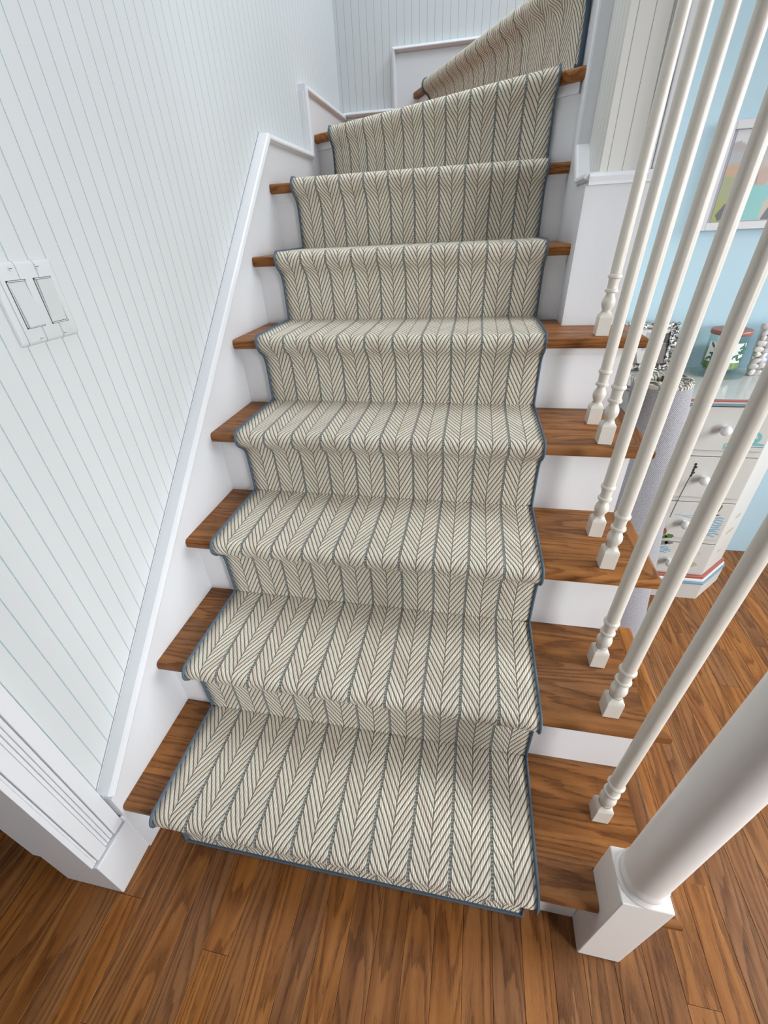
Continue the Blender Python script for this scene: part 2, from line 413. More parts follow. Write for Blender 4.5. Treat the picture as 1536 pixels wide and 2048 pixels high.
# back wall skirt
bs = MB().prism([(0, 0.9), (0, 1.640), (0.250, 1.640), (0.250, 1.836), (1.3, 1.836), (1.3, 0.9)], 1, YB, 2.335).build('trim_3', M['trim'])
struct(bs, 'white stepped skirt board on the wall behind the turn', 'trim')
mould('cap_moulding', [(0.0, 1.6605), (0.2405, 1.6605), (0.2405, 1.8565), (1.3, 1.8565)], 0.024, 1, 2.335, -0.030, 1, bs)
# stub wall skirt, cap and front panel
ss = MB().prism([(1.0226, 0.95), (1.40, 0.95), (1.40, 2.9), (1.205, 2.9), (1.225, 1.352), (1.125, 1.262), (1.0226, 1.262)], 0, XW, 0.936).build('trim_4', M['trim'])
struct(ss, 'white skirt board on the side of the narrow wall', 'trim')
mould('cap_moulding', [(1.009, 1.283), (1.128, 1.283), (1.205, 1.356), (1.185, 2.9)], 0.026, 0, 0.936, -0.034, 1, ss)
fpn = MB().box((XW, 1.007, 0.95), (1.060, 1.0225, 1.262)).build('trim_5', M['trim'])
struct(fpn, 'white flat panel at the foot of the narrow wall end', 'trim')
MB().prism([(1.000, 1.258), (1.003, 1.264), (1.0035, 1.274), (1.010, 1.281), (1.021, 1.281), (1.021, 1.258)], 0, 0.914, 1.060).build('cap_moulding', M['trim'], fpn)
ec = MB().box((1.0275, 1.009, 1.281), (1.0445, 1.022, 3.0)).build('trim_6', M['trim'], bevel=0.0015)
struct(ec, 'white corner casing on the right edge of the narrow wall', 'trim')
MB().box((1.0455, 1.007, 1.281), (1.063, 1.030, 3.0)).build('corner_bead', M['trim'], ec, bevel=0.003)

# ------------------------------------------------------------------ staircase
sc_ = thing('staircase', 'white painted staircase with brown oak treads turning right at the top', 'staircase')
def nose_profile(y0, y1, z, th=TH):
    r = 0.0095; pts = []
    for k in range(6):
        a = math.pi/2 + math.pi/2*k/5
        pts.append((y0+r+r*math.cos(a), z-r+r*math.sin(a)))
    for k in range(6):
        a = math.pi + math.pi/2*k/5
        pts.append((y0+r+r*math.cos(a), z-th+r+r*math.sin(a)))
    return pts + [(y1, z-th), (y1, z)]
XM = XE-0.036
def swept_nose(x0, yn, yb, z, mitre=True):
    prof = nose_profile(yn, yb, z); prof = prof[:-2]+[(yn+0.036, z-TH), (yb, z-TH), (yb, z), (yn+0.036, z)]; n = len(prof)
    end = [(max(XM, XE-(y-yn)) if mitre else XW) for y, zz in prof]
    mb = MB().add([(x0, y, zz) for y, zz in prof]+[(e-0.0002, y, zz) for e, (y, zz) in zip(end, prof)],
                  [tuple(range(n)), tuple(range(n, 2*n))[::-1]]+[(i, (i+1) % n, n+(i+1) % n, n+i) for i in range(n)])
    return mb
for i in range(1, 8):
    z = i*H; yn = (i-1)*R-N; yb = i*R+0.004
    if i == 1:
        t = MB().prism(nose_profile(yn, yb, z), 0, X0, 0.9523)
        t2_ = swept_nose(1.0315, yn, 0.0261, z); t.add(t2_.v, t2_.f)
        t.box((0.9523, 0.0262, z-TH), (XM, yb, z)).build('tread', M['oak_tread'], sc_, smooth=True)
    elif i <= 4:
        swept_nose(X0, yn, yb, z).build('tread', M['oak_tread'], sc_, smooth=True)
    elif i == 5:
        t = MB().prism(nose_profile(yn, yb, z), 0, X0, XW)
        t2_ = swept_nose(XW, yn, 1.0065, z); t.add(t2_.v, t2_.f).build('tread', M['oak_tread'], sc_, smooth=True)
    elif i == 6:
        MB().prism(nose_profile(yn, yb, z), 0, X0, XW).build('tread', M['oak_tread'], sc_, smooth=True)
    else:
        t = MB().prism(nose_profile(yn, yn+0.06, z), 0, X0, XW)
        t.prism([(X0, yn+0.06), (XW, yn+0.06), (XW, 1.32), (X0, 1.86)], 2, z-TH, z).build('tread', M['oak_tread'], sc_, smooth=True)
    if i <= 5:   # mitred return along the open end
        ye = min(i*R+0.012, 1.0065)
        prof = nose_profile(0.0, XE-XM-0.0004, z); n = len(prof)
        mb = MB().add([(XE-d_, yn+d_, zz) for d_, zz in prof]+[(XE-d_, ye, zz) for d_, zz in prof],
                      [tuple(range(n)), tuple(range(n, 2*n))[::-1]]+[(k, (k+1) % n, n+(k+1) % n, n+k) for k in range(n)])
        mb.build('return_nosing', M['oak_return'], sc_, smooth=True)
# risers with a small cove under every nosing
for i in range(1, 8):
    y = (i-1)*R; z0, z1 = (i-1)*H, i*H-TH
    xe = XR if i <= 5 else XW
    if i == 1: xe = 0.9475
    MB().box((X0, y, z0+0.0002), (xe, y+0.014, z1)).build('riser', M['riser'], sc_)
    if i >= 5: MB().prism([(y-0.0135, z1), (y, z1), (y, z1-0.022), (y-0.004, z1-0.022), (y-0.008, z1-0.011)], 0, X0, xe-0.001).build('cove', M['riser'], sc_)
# open stringer on the right
def stringer():
    pts = [(0.03, 0.0)]
    for i in range(1, 6):
        y = (i-1)*R if i > 1 else 0.03
        pts += [(y, (i-1)*H if i > 1 else 0.0), (y, i*H-TH)]
        pts += [(min(i*R, 1.0065), i*H-TH)]
    pts += [(1.0065, 0.0)]
    out = []
    for p in pts:
        if not out or (abs(out[-1][0]-p[0])+abs(out[-1][1]-p[1])) > 1e-6: out.append(p)
    return out
sp = stringer(); mb = MB()
for i in range(1, 6):      # side panel built column by column
    ya = 0.03 if i == 1 else (i-1)*R+0.0145
    yb2 = min(i*R+0.0140, 1.006)
    mb.box((1.036, ya, 0.0), (XR+0.004, yb2, i*H-TH-0.0003))
mb.build('stringer', M['trim'], sc_)
# winder treads and risers
def wind(a_deg):
    a = math.radians(a_deg); return Vector((-math.cos(a), math.sin(a))), Vector((math.sin(a), math.cos(a)))
A8, A9 = 31.0, 61.2
for kk, (z, ang) in enumerate(((8*H, A8), (9*H, A9))):
    d, nn = wind(ang); P = Vector(PV)
    if kk == 0: Lmax = (PV[0]-X0)/(-d.x)
    else: Lmax = (YB-PV[1])/d.y
    # nosing bar: rounded profile swept along the line
    prof = nose_profile(0.0, 0.060, z)
    rows = []
    for s_ in (0.0, Lmax):
        row = []
        for py, pz in prof:
            q = P + nn*py
            if s_ > 0:
                tt = ((X0-q.x)/d.x) if kk == 0 else ((YB-q.y)/d.y)
            else: tt = (XW-0.0-q.x)/d.x if d.x != 0 else 0
            q2 = q + d*tt; row.append((q2.x, q2.y, pz))
        rows.append(row)
    mb = MB().grid(rows, close=True); nP = len(prof); mb.f += [tuple(range(nP)), tuple(range(nP, 2*nP))[::-1]]
    qa = Vector((rows[1][-1][0], rows[1][-1][1])); qb = Vector((rows[0][-1][0], rows[0][-1][1]))
    if kk == 0: poly = [(qa.x, qa.y), (X0, YB), (0.36, YB), (XW, 1.37), (qb.x, qb.y)]
    else: poly = [(qa.x, qa.y), (1.25, YB), (1.25, 1.41), (0.93, 1.41), (qb.x, qb.y)]
    mb.prism(poly, 2, z-TH, z-0.0002).build('tread', M['oak_tread'], sc_, smooth=True)
    # riser under it
    q = P + nn*N; tt1 = ((X0-q.x)/d.x) if kk == 0 else ((YB-q.y)/d.y); tt0 = (XW-q.x)/d.x
    a_, b_ = q+d*tt0, q+d*tt1; e = nn*0.014
    poly = [(a_.x, a_.y), (b_.x, b_.y), ((b_+e).x, min((b_+e).y, YB)), ((a_+e).x, (a_+e).y)]
    if kk == 0: poly[2] = (X0, poly[2][1])
    MB().prism(poly, 2, z-H, z-TH).build('riser', M['riser'], sc_)
    f_ = nn*0.012
    poly = [(a_.x, a_.y), (b_.x, b_.y), ((b_-f_).x if kk else X0, (b_-f_).y), ((a_-f_).x, (a_-f_).y)]
    MB().prism(poly, 2, z-TH-0.022, z-TH).build('cove', M['riser'], sc_)

# ------------------------------------------------------------------ runner
CX0, CX1, CT = 0.083, 0.8455, 0.011
rn = thing('stair_runner', 'cream herringbone carpet runner with blue bound edges running up the staircase', 'carpet runner')
def arc(cx, cy, r, a0, a1, n):
    return [(cx+r*math.cos(math.radians(a0+(a1-a0)*k/n)), cy+r*math.sin(math.radians(a0+(a1-a0)*k/n))) for k in range(n+1)]
def step_path(yr, z, zb):
    """outer surface path of one step from the riser foot to the nosing top; local front is -y. yr: riser face"""
    yo = yr-CT; yn = yr-N
    p = [(yo-0.002, zb+0.010), (yo, zb+0.022), (yo, z-0.085), (yo-0.001, z-0.066), (yo-0.006, z-0.050), (yo-0.016, z-0.039), (yn-0.0045, z-0.031)]
    p += arc(yn+0.004, z-0.0095, 0.0205, 215, 90, 10)
    return p
rows = []
def dens(path, step=0.006):
    out = []
    for a, b in zip(path[:-1], path[1:]):
        n = max(1, int(math.hypot(b[0]-a[0], b[1]-a[1])/step))
        for k in range(n): out.append((a[0]+(b[0]-a[0])*k/n, a[1]+(b[1]-a[1])*k/n))
    out.append(path[-1]); return out
path = [(-CT-0.004, 0.0015)]
for i in range(1, 8):
    path += step_path((i-1)*R, i*H, (i-1)*H) if i > 1 else step_path(0, H, 0)
    if i < 7: path += [(i*R-CT-0.012, i*H+CT), (i*R-CT-0.006, i*H+CT+0.002)]
path = dens(path)
NC = 40
def xs(): return [CX0+(CX1-CX0)*j/NC for j in range(NC+1)]
jit = random.Random(5)
for (y, z) in path: rows.append([(x, y, z) for x in xs()])
vv = [0.0]
for a, b in zip(path[:-1], path[1:]): vv.append(vv[-1]+math.hypot(b[0]-a[0], b[1]-a[1]))
# seventh tread: widens to the first turning riser
d8, n8 = wind(A8); P8 = Vector(PV)
def y8(x, off):
    q = P8+n8*off; tt = (x-q.x)/d8.x; return q.y+d8.y*tt
ylast = path[-1][0]
for k in range(1, 7):
    rows.append([(x, ylast+(y8(x, N-CT-0.008)-ylast)*k/6, 7*H+CT) for x in xs()]); vv.append(vv[-1]+0.05)
p8 = dens(step_path(N, 8*H, 7*H))
prev = None
for (o_, z) in p8:
    rows.append([(x, y8(x, o_), z) for x in xs()])
    vv.append(vv[-1] + (0 if prev is None else math.hypot(o_-prev[0], z-prev[1]))); prev = (o_, z)
d9, n9 = wind(A9)
for k in range(1, 3):
    def f(x, k=k):
        a = Vector((x, y8(x, 0.004))); b = a+Vector((0, 0.025))
        q = a+(b-a)*k/2; return (q.x, q.y, 8*H+CT)
    rows.append([f(x) for x in xs()]); vv.append(vv[-1]+0.0125)
def carpet_mesh(name, rows, us, vv, parent):
    mb = MB().grid(rows); me = mb.mesh(name, M['carpet'], True, False)
    nr, nc = len(rows), len(rows[0])
    uvl = me.uv_layers.new(name='UVMap')
    idx = np.empty(len(me.loops), dtype=np.int32); me.loops.foreach_get('vertex_index', idx)
    U = np.array([us[i] if isinstance(us[0], list) else us for i in range(nr)]).reshape(-1)
    V = np.repeat(np.array(vv), nc)
    uvl.data.foreach_set('uv', np.stack([U[idx], V[idx]], 1).astype(np.float32).reshape(-1))
    me.polygons.foreach_set('use_smooth', [True]*len(me.polygons))
    try: me.set_sharp_from_angle(angle=math.radians(180))
    except Exception: pass
    o = bpy.data.objects.new(name, me); C.objects.link(o); o.parent = parent
    so = o.modifiers.new('thickness', 'SOLIDIFY'); so.thickness = CT-0.0015; so.offset = -1.0
    return o
carpet_mesh('pile', rows, [j*(CX1-CX0)/NC/((CX1-CX0)/10)*PER for j in range(NC+1)], vv, rn)
def binding(line, name='binding', wd=0.0055, th=0.0115):
    """blue tape: line = list of (point on carpet edge, outward unit vector, surface normal)"""
    mb = MB(); rws = []
    for p, o_, n_ in line:
        p = Vector(p); ring = []
        for k in range(10):
            a = 2*math.pi*k/10
            ring.append(tuple(p + o_*(wd*0.5+wd*0.62*math.cos(a)) + n_*(-th*0.5+0.0035+th*0.60*math.sin(a))))
        rws.append(ring)
    mb.grid(rws, close=True); mb.f += [tuple(range(10)), tuple(range(len(mb.v)-10, len(mb.v)))[::-1]]
    return mb.build(name, M['binding'], rn, smooth=True)
def edge_line(rows_, j, outv):
    pts = [Vector(r[j]) for r in rows_]; res = []
    for i, p in enumerate(pts):
        a = pts[max(0, i-2)]; b = pts[min(len(pts)-1, i+2)]; tg = (b-a).normalized()
        n_ = outv.cross(tg) if outv.x > 0 else tg.cross(outv)
        if n_.length < 1e-6: n_ = Vector((0, 0, 1))
        res.append((p, outv, n_.normalized()))
    return res
binding(edge_line(rows, 0, Vector((-1, 0, 0)))); binding(edge_line(rows, NC, Vector((1, 0, 0))))
MB().box((CX0-0.006, -CT-0.0085, 0.0005), (CX1+0.006, -0.0005, 0.0062)).build('foot_binding', M['binding'], rn, bevel=0.003)
# second turning step: separate cut piece
p9 = dens(step_path(N, 9*H, 8*H)); rows9 = []; vv9 = []; prev = None
S0, S1 = 0.066, 1.045; NC9 = 44
for (o_, z) in [(N-CT-0.012, 8*H+CT)] + p9 + [(0.015, 9*H+CT), (0.03, 9*H+CT)]:
    q = P8+n9*o_
    rows9.append([(q.x+d9.x*(S1+(S0-S1)*j/NC9), q.y+d9.y*(S1+(S0-S1)*j/NC9), z) for j in range(NC9+1)])
    vv9.append((vv9[-1] if vv9 else 0) + (0 if prev is None else math.hypot(o_-prev[0], z-prev[1]))); prev = (o_, z)
carpet_mesh('winder_piece', rows9, [j*(S1-S0)/NC9 for j in range(NC9+1)], vv9, rn)
dl = Vector((d9.x, d9.y, 0))
def edge_line2(rows_, j, outv):
    pts = [Vector(r[j]) for r in rows_]; res = []
    for i, p in enumerate(pts):
        tg = (pts[min(len(pts)-1, i+2)]-pts[max(0, i-2)]).normalized()
        n_ = (tg.cross(outv) if j == 0 else outv.cross(tg)).normalized()
        res.append((p, outv, n_))
    return res
binding(edge_line2(rows9, 0, dl)); binding(edge_line2(rows9, NC9, -dl))

# ------------------------------------------------------------------ newel and balusters
nw = thing('newel_post', 'stout white newel post with a square foot at the bottom step', 'newel post', (0.9862, -0.014, 0.001)); nw.rotation_euler = (0, math.atan(0.027), 0)
hw = 0.0385
MB().box((-hw, -hw, 0.0), (hw, hw, 0.300)).build('square_base', M['newel'], nw, bevel=0.0025)
MB().lathe([(hw*1.02, 0.3002), (hw*1.02, 0.3035), (0.0355, 0.3075), (0.034, 0.311), (0.0365, 0.315), (0.0365, 0.320), (0.0345, 0.325), (0.0335, 0.332)], seg=40).build('collar', M['newel'], nw, smooth=True)
MB().lathe([(0.0335, 0.3322), (0.0335, 0.60), (0.033, 0.80), (0.032, 0.92), (0.038, 0.925), (0.038, 0.94), (0.032, 0.945), (0.032, 0.96)], seg=40).build('shaft', M['newel'], nw, smooth=True)
MB().box((-0.036, -0.036, 0.9602), (0.036, 0.036, 1.12)).build('square_top', M['newel'], nw, bevel=0.003)
def rail_z(y): return 1.05+0.864*(y+0.014)
B = 0.0152
def make_baluster(name, label, y, tread, grp):
    z0 = tread*H; L = rail_z(y)-0.030-z0
    t = thing(name, label, 'baluster', (0.9815, y, z0+0.0004), grp); t.rotation_euler = (0, math.atan(0.030), 0)
    # square foot with arched shoulder
    mb = MB(); sq = [(-B, -B), (B, -B), (B, B), (-B, B)]
    mb.prism(sq, 2, 0, 0.040)
    rws = []
    for zz, k in ((0.0400, 1.0), (0.0445, 0.97), (0.0490, 0.86), (0.0535, 0.70)):
        ring = []
        for q in range(24):
            a = 2*math.pi*q/24+math.pi/4
            m = max(abs(math.cos(a)), abs(math.sin(a))); sqx = B/m; cir = 0.0118
            rr = sqx*k if k > 0.9 else sqx*k*0.55+cir*0.45 if k > 0.75 else cir
            ring.append((rr*math.cos(a), rr*math.sin(a), zz))
        rws.append(ring)
    mb.grid(rws, close=True)
    mb.build('square_foot', M['rail'], t, smooth=True, bevel=0.0012)
    MB().lathe([(0.0108, 0.0530), (0.0100, 0.0565), (0.0115, 0.060), (0.0142, 0.066), (0.0152, 0.073), (0.0142, 0.080), (0.0112, 0.086), (0.0096, 0.090), (0.0098, 0.094),
                (0.0142, 0.0955), (0.0150, 0.0985), (0.0142, 0.1015), (0.0118, 0.1030), (0.0114, 0.112), (0.0120, 0.1235), (0.0148, 0.1250), (0.0156, 0.1280), (0.0148, 0.1310), (0.0125, 0.1335)], seg=24).build('turned_vase', M['rail'], t, smooth=True)
    MB().lathe([(0.0125, 0.1336), (0.0125, 0.20), (0.0118, 0.45), (0.0105, L)], seg=20).build('shaft', M['rail'], t, smooth=True)
    return t
GR = 'turned stair balusters'
bl = [(0.1185, 1, 'baluster on the lowest oak step, just behind the newel post'),
      (0.2255, 2, 'front baluster on the second oak step, nearer its nosing'),
      (0.3410, 2, 'rear baluster on the second oak step, close to the riser'),
      (0.4455, 3, 'front baluster on the third oak step from the floor'),
      (0.5600, 3, 'rear baluster on the third oak step, close to the riser'),
      (0.6595, 4, 'front baluster on the fourth oak step from the floor'),
      (0.7785, 4, 'rear baluster on the fourth oak step, close to the riser'),
      (0.8790, 5, 'topmost baluster, alone on the fifth step before the narrow wall')]
for y, tr, lb in bl: make_baluster('baluster', 'white turned '+lb, y, tr, GR)
hr = MB().prism([(-0.028, -0.03), (0.028, -0.03), (0.030, -0.008), (0.024, 0.018), (0.010, 0.026), (-0.010, 0.026), (-0.024, 0.018), (-0.030, -0.008)], 1, 0.0, 1.0)
y0r, y1r = 0.026, 1.006
hr.v = [(1.008+x, y0r+(y1r-y0r)*yy, rail_z(y0r+(y1r-y0r)*yy)+z) for x, yy, z in hr.v]
tag(hr.build('handrail', M['oak_return'], None, smooth=True), 'oak handrail above the white balusters', 'handrail')

# ------------------------------------------------------------------ light switch
sw = thing('light_switch', 'double rocker light switch papered over on the left wall', 'light switch', (-0.02, 0.3085, 1.119))
def rrect(w_, h_, r, n=4):
    pts = []
    for cx, cy, a0 in ((w_-r, h_-r, 0), (-w_+r, h_-r, 90), (-w_+r, -h_+r, 180), (w_-r, -h_+r, 270)):
        for k in range(n+1):
            a = math.radians(a0+90*k/n); pts.append((cx+r*math.cos(a), cy+r*math.sin(a)))
    return pts
rws = []
for w_, h_, x in ((0.0575, 0.0572, 0.0), (0.0575, 0.0572, 0.0015), (0.0560, 0.0557, 0.0045), (0.0525, 0.0522, 0.0065)):
    rws.append([(x, a, b) for a, b in rrect(w_, h_, 0.004)])
mb = MB().grid(rws, close=True); nP = len(rws[0]); mb.f += [tuple(range(nP)), tuple(range(3*nP, 4*nP))]
mb.build('plate', M['paper_left'], sw, smooth=True)
for yc, tilt in ((-0.0208, 1), (0.0265, -1)):
    MB().box((0.0066, yc-0.0168, -0.0335), (0.0069, yc+0.0168, 0.0330)).build('opening', M['dark'], sw)
    fr_ = MB()
    fr_.box((0.0066, yc-0.0160, -0.0328), (0.0078, yc-0.0146, 0.0323)).box((0.0066, yc+0.0146, -0.0328), (0.0078, yc+0.0160, 0.0323))
    fr_.box((0.0066, yc-0.0160, 0.0309), (0.0078, yc+0.0160, 0.0323)).box((0.0066, yc-0.0160, -0.0328), (0.0078, yc+0.0160, -0.0314))
    fr_.build('rocker_frame', M['switch'], sw)
    a = 0.0018*tilt
    rk = MB().add([(0.0066, yc-0.0140, -0.0308), (0.0066, yc+0.0140, -0.0308), (0.0066, yc+0.0140, 0.0303), (0.0066, yc-0.0140, 0.0303),
                   (0.0090+a, yc-0.0140, -0.0308), (0.0090+a, yc+0.0140, -0.0308), (0.0090-a, yc+0.0140, 0.0303), (0.0090-a, yc-0.0140, 0.0303)],
                  [(3,2,1,0),(4,5,6,7),(0,1,5,4),(1,2,6,5),(2,3,7,6),(3,0,4,7)])
    rk.build('rocker', M['switch'], sw, bevel=0.0008)
for yc in (-0.021, 0.0255):
    for zc in (0.0478, -0.0497):
        s_ = MB(); pts = [(yc+0.0032*math.cos(2*math.pi*k/14), zc+0.0032*math.sin(2*math.pi*k/14)) for k in range(14)]
        so = s_.prism(pts, 0, 0.0066, 0.0078).build('screw', M['screw'], sw)
        MB().box((0.0078, yc-0.0028, zc-0.0004), (0.0081, yc+0.0028, zc+0.0004)).build('slot', M['dark'], so)

# ------------------------------------------------------------------ rolled carpet remnant
M['backing'] = weave('grey_woven_backing', (0.17, 0.17, 0.185), (0.50, 0.50, 0.53), 2*math.pi/0.0048)
def pile_edge():
    t = NT('roll_end_yarn'); o = t.xyz(t.obj())
    n = t.noise(t.obj(), 60, 3); k = t.math('FRACT', t.math('MULTIPLY', t.math('ADD', t.math('ADD', o[0], o[1]), t.math('MULTIPLY', n, 0.01)), 75.0))
    t.col(t.mix(t.smooth(k, 0.45, 0.65), (0.60, 0.57, 0.50), (0.13, 0.13, 0.11))); t.rough(0.95); t.bump(n, 0.003); return t.m
M['roll_end'] = pile_edge()
rl = thing('carpet_roll', 'rolled carpet remnant with grey backing standing between steps and chest', 'carpet roll', (1.247, 0.828, 0))
RL, RR, TK = 0.832, 0.078, 0.010
def roll_axis(z): return (-0.097*z, 0.088*z)
ang = [k*2*math.pi/40 for k in range(40*4+1)]
def spiral(a, r_off): return RR - TK*1.18*a/(2*math.pi) - r_off
def roll_ring(r_off, z, jitter=0.0):
    ax, ay = roll_axis(z); res = []
    for a in ang:
        r = spiral(a, r_off); b = a+0.9
        res.append((ax+r*math.cos(b), ay+r*math.sin(b), z+(jit.uniform(-1, 1)*jitter)))
    return res
def uv_mesh(name, rows_, us, vs2, mat, parent):
    o = MB().grid(rows_).build(name, mat, parent, smooth=True, fix=False)
    me = o.data; uvl = me.uv_layers.new(name='UVMap'); nc = len(rows_[0])
    idx = np.empty(len(me.loops), dtype=np.int32); me.loops.foreach_get('vertex_index', idx)
    U = np.tile(np.array(us), len(rows_)); V = np.repeat(np.array(vs2), nc)
    uvl.data.foreach_set('uv', np.stack([U[idx], V[idx]], 1).astype(np.float32).reshape(-1)); return o
zs = [0.0, 0.2, 0.4, 0.6, RL]
us_ = [0.0]
for a, b in zip(ang[:-1], ang[1:]): us_.append(us_[-1]+spiral(a, 0)*(b-a))
uv_mesh('backing', [roll_ring(0, z) for z in zs], us_, zs, M['backing'], rl)
uv_mesh('pile', [roll_ring(TK, z) for z in zs], us_, zs, M['carpet'], rl)
top = [roll_ring(-0.0012, RL-0.004, 0.001), roll_ring(-0.0015, RL+0.003, 0.003), roll_ring(TK*0.5, RL+0.006, 0.004), roll_ring(TK+0.0012, RL+0.002, 0.003), roll_ring(TK+0.0012, RL-0.008, 0.001)]
MB().grid(top).build('fringed_end', M['roll_end'], rl, smooth=True, fix=False)

# ------------------------------------------------------------------ painted chest of drawers
M['chest'] = paint('cream_chest_paint', (0.62, 0.615, 0.585), 0.4)
M['chest_top'] = paint('cream_chest_top_lacquer', (0.56, 0.575, 0.555), 0.12)
M['chest_white'] = paint('white_stripe_paint', (0.78, 0.78, 0.78), 0.4)
M['chest_red'] = paint('rust_red_stripe_paint', (0.40, 0.115, 0.095), 0.45)
M['chest_blue'] = paint('dusty_blue_stripe_paint', (0.17, 0.32, 0.42), 0.45)
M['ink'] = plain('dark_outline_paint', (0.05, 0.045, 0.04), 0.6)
M['teal'] = plain('teal_paint', (0.17, 0.47, 0.50), 0.5)
M['tealdark'] = plain('dark_teal_paint', (0.06, 0.22, 0.26), 0.5)
M['seablue'] = plain('sea_blue_paint', (0.22, 0.42, 0.56), 0.5)
M['sail'] = plain('grey_blue_sail_paint', (0.30, 0.42, 0.54), 0.5)
M['hull'] = plain('maroon_hull_paint', (0.16, 0.05, 0.06), 0.5)
M['leafgreen'] = plain('leaf_green_paint', (0.07, 0.17, 0.04), 0.6)
M['rock'] = plain('grey_rock_paint', (0.20, 0.20, 0.18), 0.7)
M['shellpaint'] = plain('khaki_shell_paint', (0.45, 0.43, 0.31), 0.6)
M['roofpaint'] = plain('brick_roof_paint', (0.30, 0.10, 0.06), 0.6)
ch = thing('chest_of_drawers', 'narrow cream chest of four drawers with painted sea scenes against the blue wall', 'chest of drawers', (1.41, 1.16, 0))
def foot(e, y1=1.314):
    xa, xb, ya, c = 1.28, 1.54, 1.012, 0.110
    k = e*0.414
    P = [(xa-k, ya-e), (xb+k, ya-e), (xb+c+e, ya+c-k), (xb+c+e, y1), (xa-c-e, y1), (xa-c-e, ya+c-k)]
    return [(x-1.41, y-1.16) for x, y in P]
MB().prism(foot(0.0), 2, 0.1022, 0.7345).build('body', M['chest'], ch, bevel=0.0015)
MB().prism(foot(0.016), 2, 0.0, 0.0700).build('plinth', M['chest'], ch, bevel=0.0015)
MB().prism(foot(0.018), 2, 0.0702, 0.0794).build('blue_band', M['chest_blue'], ch, bevel=0.002)
MB().prism(foot(0.013), 2, 0.0796, 0.0905).build('white_band', M['chest_white'], ch, bevel=0.002)
MB().prism(foot(0.009), 2, 0.0907, 0.1020).build('red_band', M['chest_red'], ch, bevel=0.002)
MB().prism(foot(0.012), 2, 0.7347, 0.7412).build('blue_band', M['chest_blue'], ch, bevel=0.002)
MB().prism(foot(0.016), 2, 0.7414, 0.7468).build('white_band', M['chest_white'], ch, bevel=0.002)
MB().prism(foot(0.021), 2, 0.7470, 0.7550).build('red_band', M['chest_red'], ch, bevel=0.003)
MB().prism(foot(0.0205), 2, 0.7552, 0.7570).build('top', M['chest_top'], ch)
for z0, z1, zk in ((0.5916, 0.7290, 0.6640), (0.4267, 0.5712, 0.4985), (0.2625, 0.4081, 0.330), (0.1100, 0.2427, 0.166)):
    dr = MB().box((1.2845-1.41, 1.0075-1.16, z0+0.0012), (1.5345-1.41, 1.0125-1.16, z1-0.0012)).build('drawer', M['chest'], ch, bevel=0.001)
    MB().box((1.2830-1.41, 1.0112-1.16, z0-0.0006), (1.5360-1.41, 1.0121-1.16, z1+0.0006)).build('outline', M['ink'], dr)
    kb = MB().lathe([(0.0060, 0.0), (0.0055, 0.004), (0.0060, 0.009), (0.0125, 0.014), (0.0150, 0.019), (0.0140, 0.025), (0.0090, 0.030), (0.0015, 0.032)], seg=20)
    kb.v = [(x, -z, y) for x, y, z in kb.v]
    ko = kb.build('knob', M['chest_white'], dr, smooth=True); ko.location = (1.4085-1.41, 1.0074-1.16, zk)
YF = 1.0071
def flat(name, polys, mat, y=YF, parent=None, base=(1.41, 1.16, 0)):
    mb = MB()
    for p in polys: mb.prism([(a-base[0], b) for a, b in p], 1, y-base[1], y-base[1]+0.0003)
    o = mb.build(name, mat, parent or ch)
    if len(polys) > 1: o['kind'] = 'stuff'
    return o
def stroke(pts, wd):
    out = []
    for (x0, z0), (x1, z1) in zip(pts[:-1], pts[1:]):
        d = Vector((x1-x0, z1-z0)); 
        if d.length < 1e-7: continue
        d.normalize(); n_ = Vector((-d.y, d.x))*wd/2
        out.append([(x0+n_.x, z0+n_.y), (x0-n_.x, z0-n_.y), (x1-n_.x+d.x*wd*0.3, z1-n_.y+d.y*wd*0.3), (x1+n_.x+d.x*wd*0.3, z1+n_.y+d.y*wd*0.3)])
    return out
def curl(cx, cz, r0, r1, a0, a1, n=16):
    return [(cx+(r0+(r1-r0)*k/n)*math.cos(math.radians(a0+(a1-a0)*k/n)), cz+(r0+(r1-r0)*k/n)*math.sin(math.radians(a0+(a1-a0)*k/n))) for k in range(n+1)]
def ribbon(name, pts, wd, mat, y=YF, dy=0.0):
    P = [Vector(p) for p in pts]; n = len(P); A_, B_ = [], []
    for i in range(n):
        d = (P[min(n-1, i+1)]-P[max(0, i-1)]).normalized(); m = Vector((-d.y, d.x))
        hw_ = wd/2*(1 if 0 < i < n-1 else 0.5)
        A_.append(P[i]+m*hw_); B_.append(P[i]-m*hw_)
    rows_ = [[(p.x-1.41, y+e-1.16, p.y) for p in (A_[i], B_[i]) for e in (0, 0.0003)] for i in range(n)]
    rows_ = [[r[0], r[1], r[3], r[2]] for r in rows_]
    mb = MB().grid(rows_, close=True); mb.f += [(0, 1, 2, 3), tuple(range(4*n-4, 4*n))[::-1]]
    return mb if name is None else mb.build(name, mat, ch)
ribbon('painted_swirl', curl(1.500, 0.638, 0.0165, 0.006, -70, 330, 26), 0.0085, M['teal'], YF-0.0001)
ribbon('painted_swirl', curl(1.474, 0.636, 0.0125, 0.005, 215, -150, 24), 0.0070, M['teal'], YF-0.0001)
ribbon('painted_swirl', [(1.43, 0.600), (1.445, 0.609), (1.465, 0.616), (1.50, 0.618), (1.5335, 0.615)], 0.0105, M['teal'])
ribbon('painted_swirl', curl(1.436, 0.610, 0.008, 0.003, 20, 330, 16), 0.0035, M['teal'], YF-0.0001)
flat('swirl_outline', stroke([(1.432, 0.592), (1.47, 0.609), (1.534, 0.6075)], 0.0016), M['tealdark'], YF-0.0002)
waves = MB()
def wave(pts, wd, dy):
    m_ = ribbon(None, pts, wd, None, YF-0.0001*dy); waves.add(m_.v, m_.f)
rw = random.Random(11)
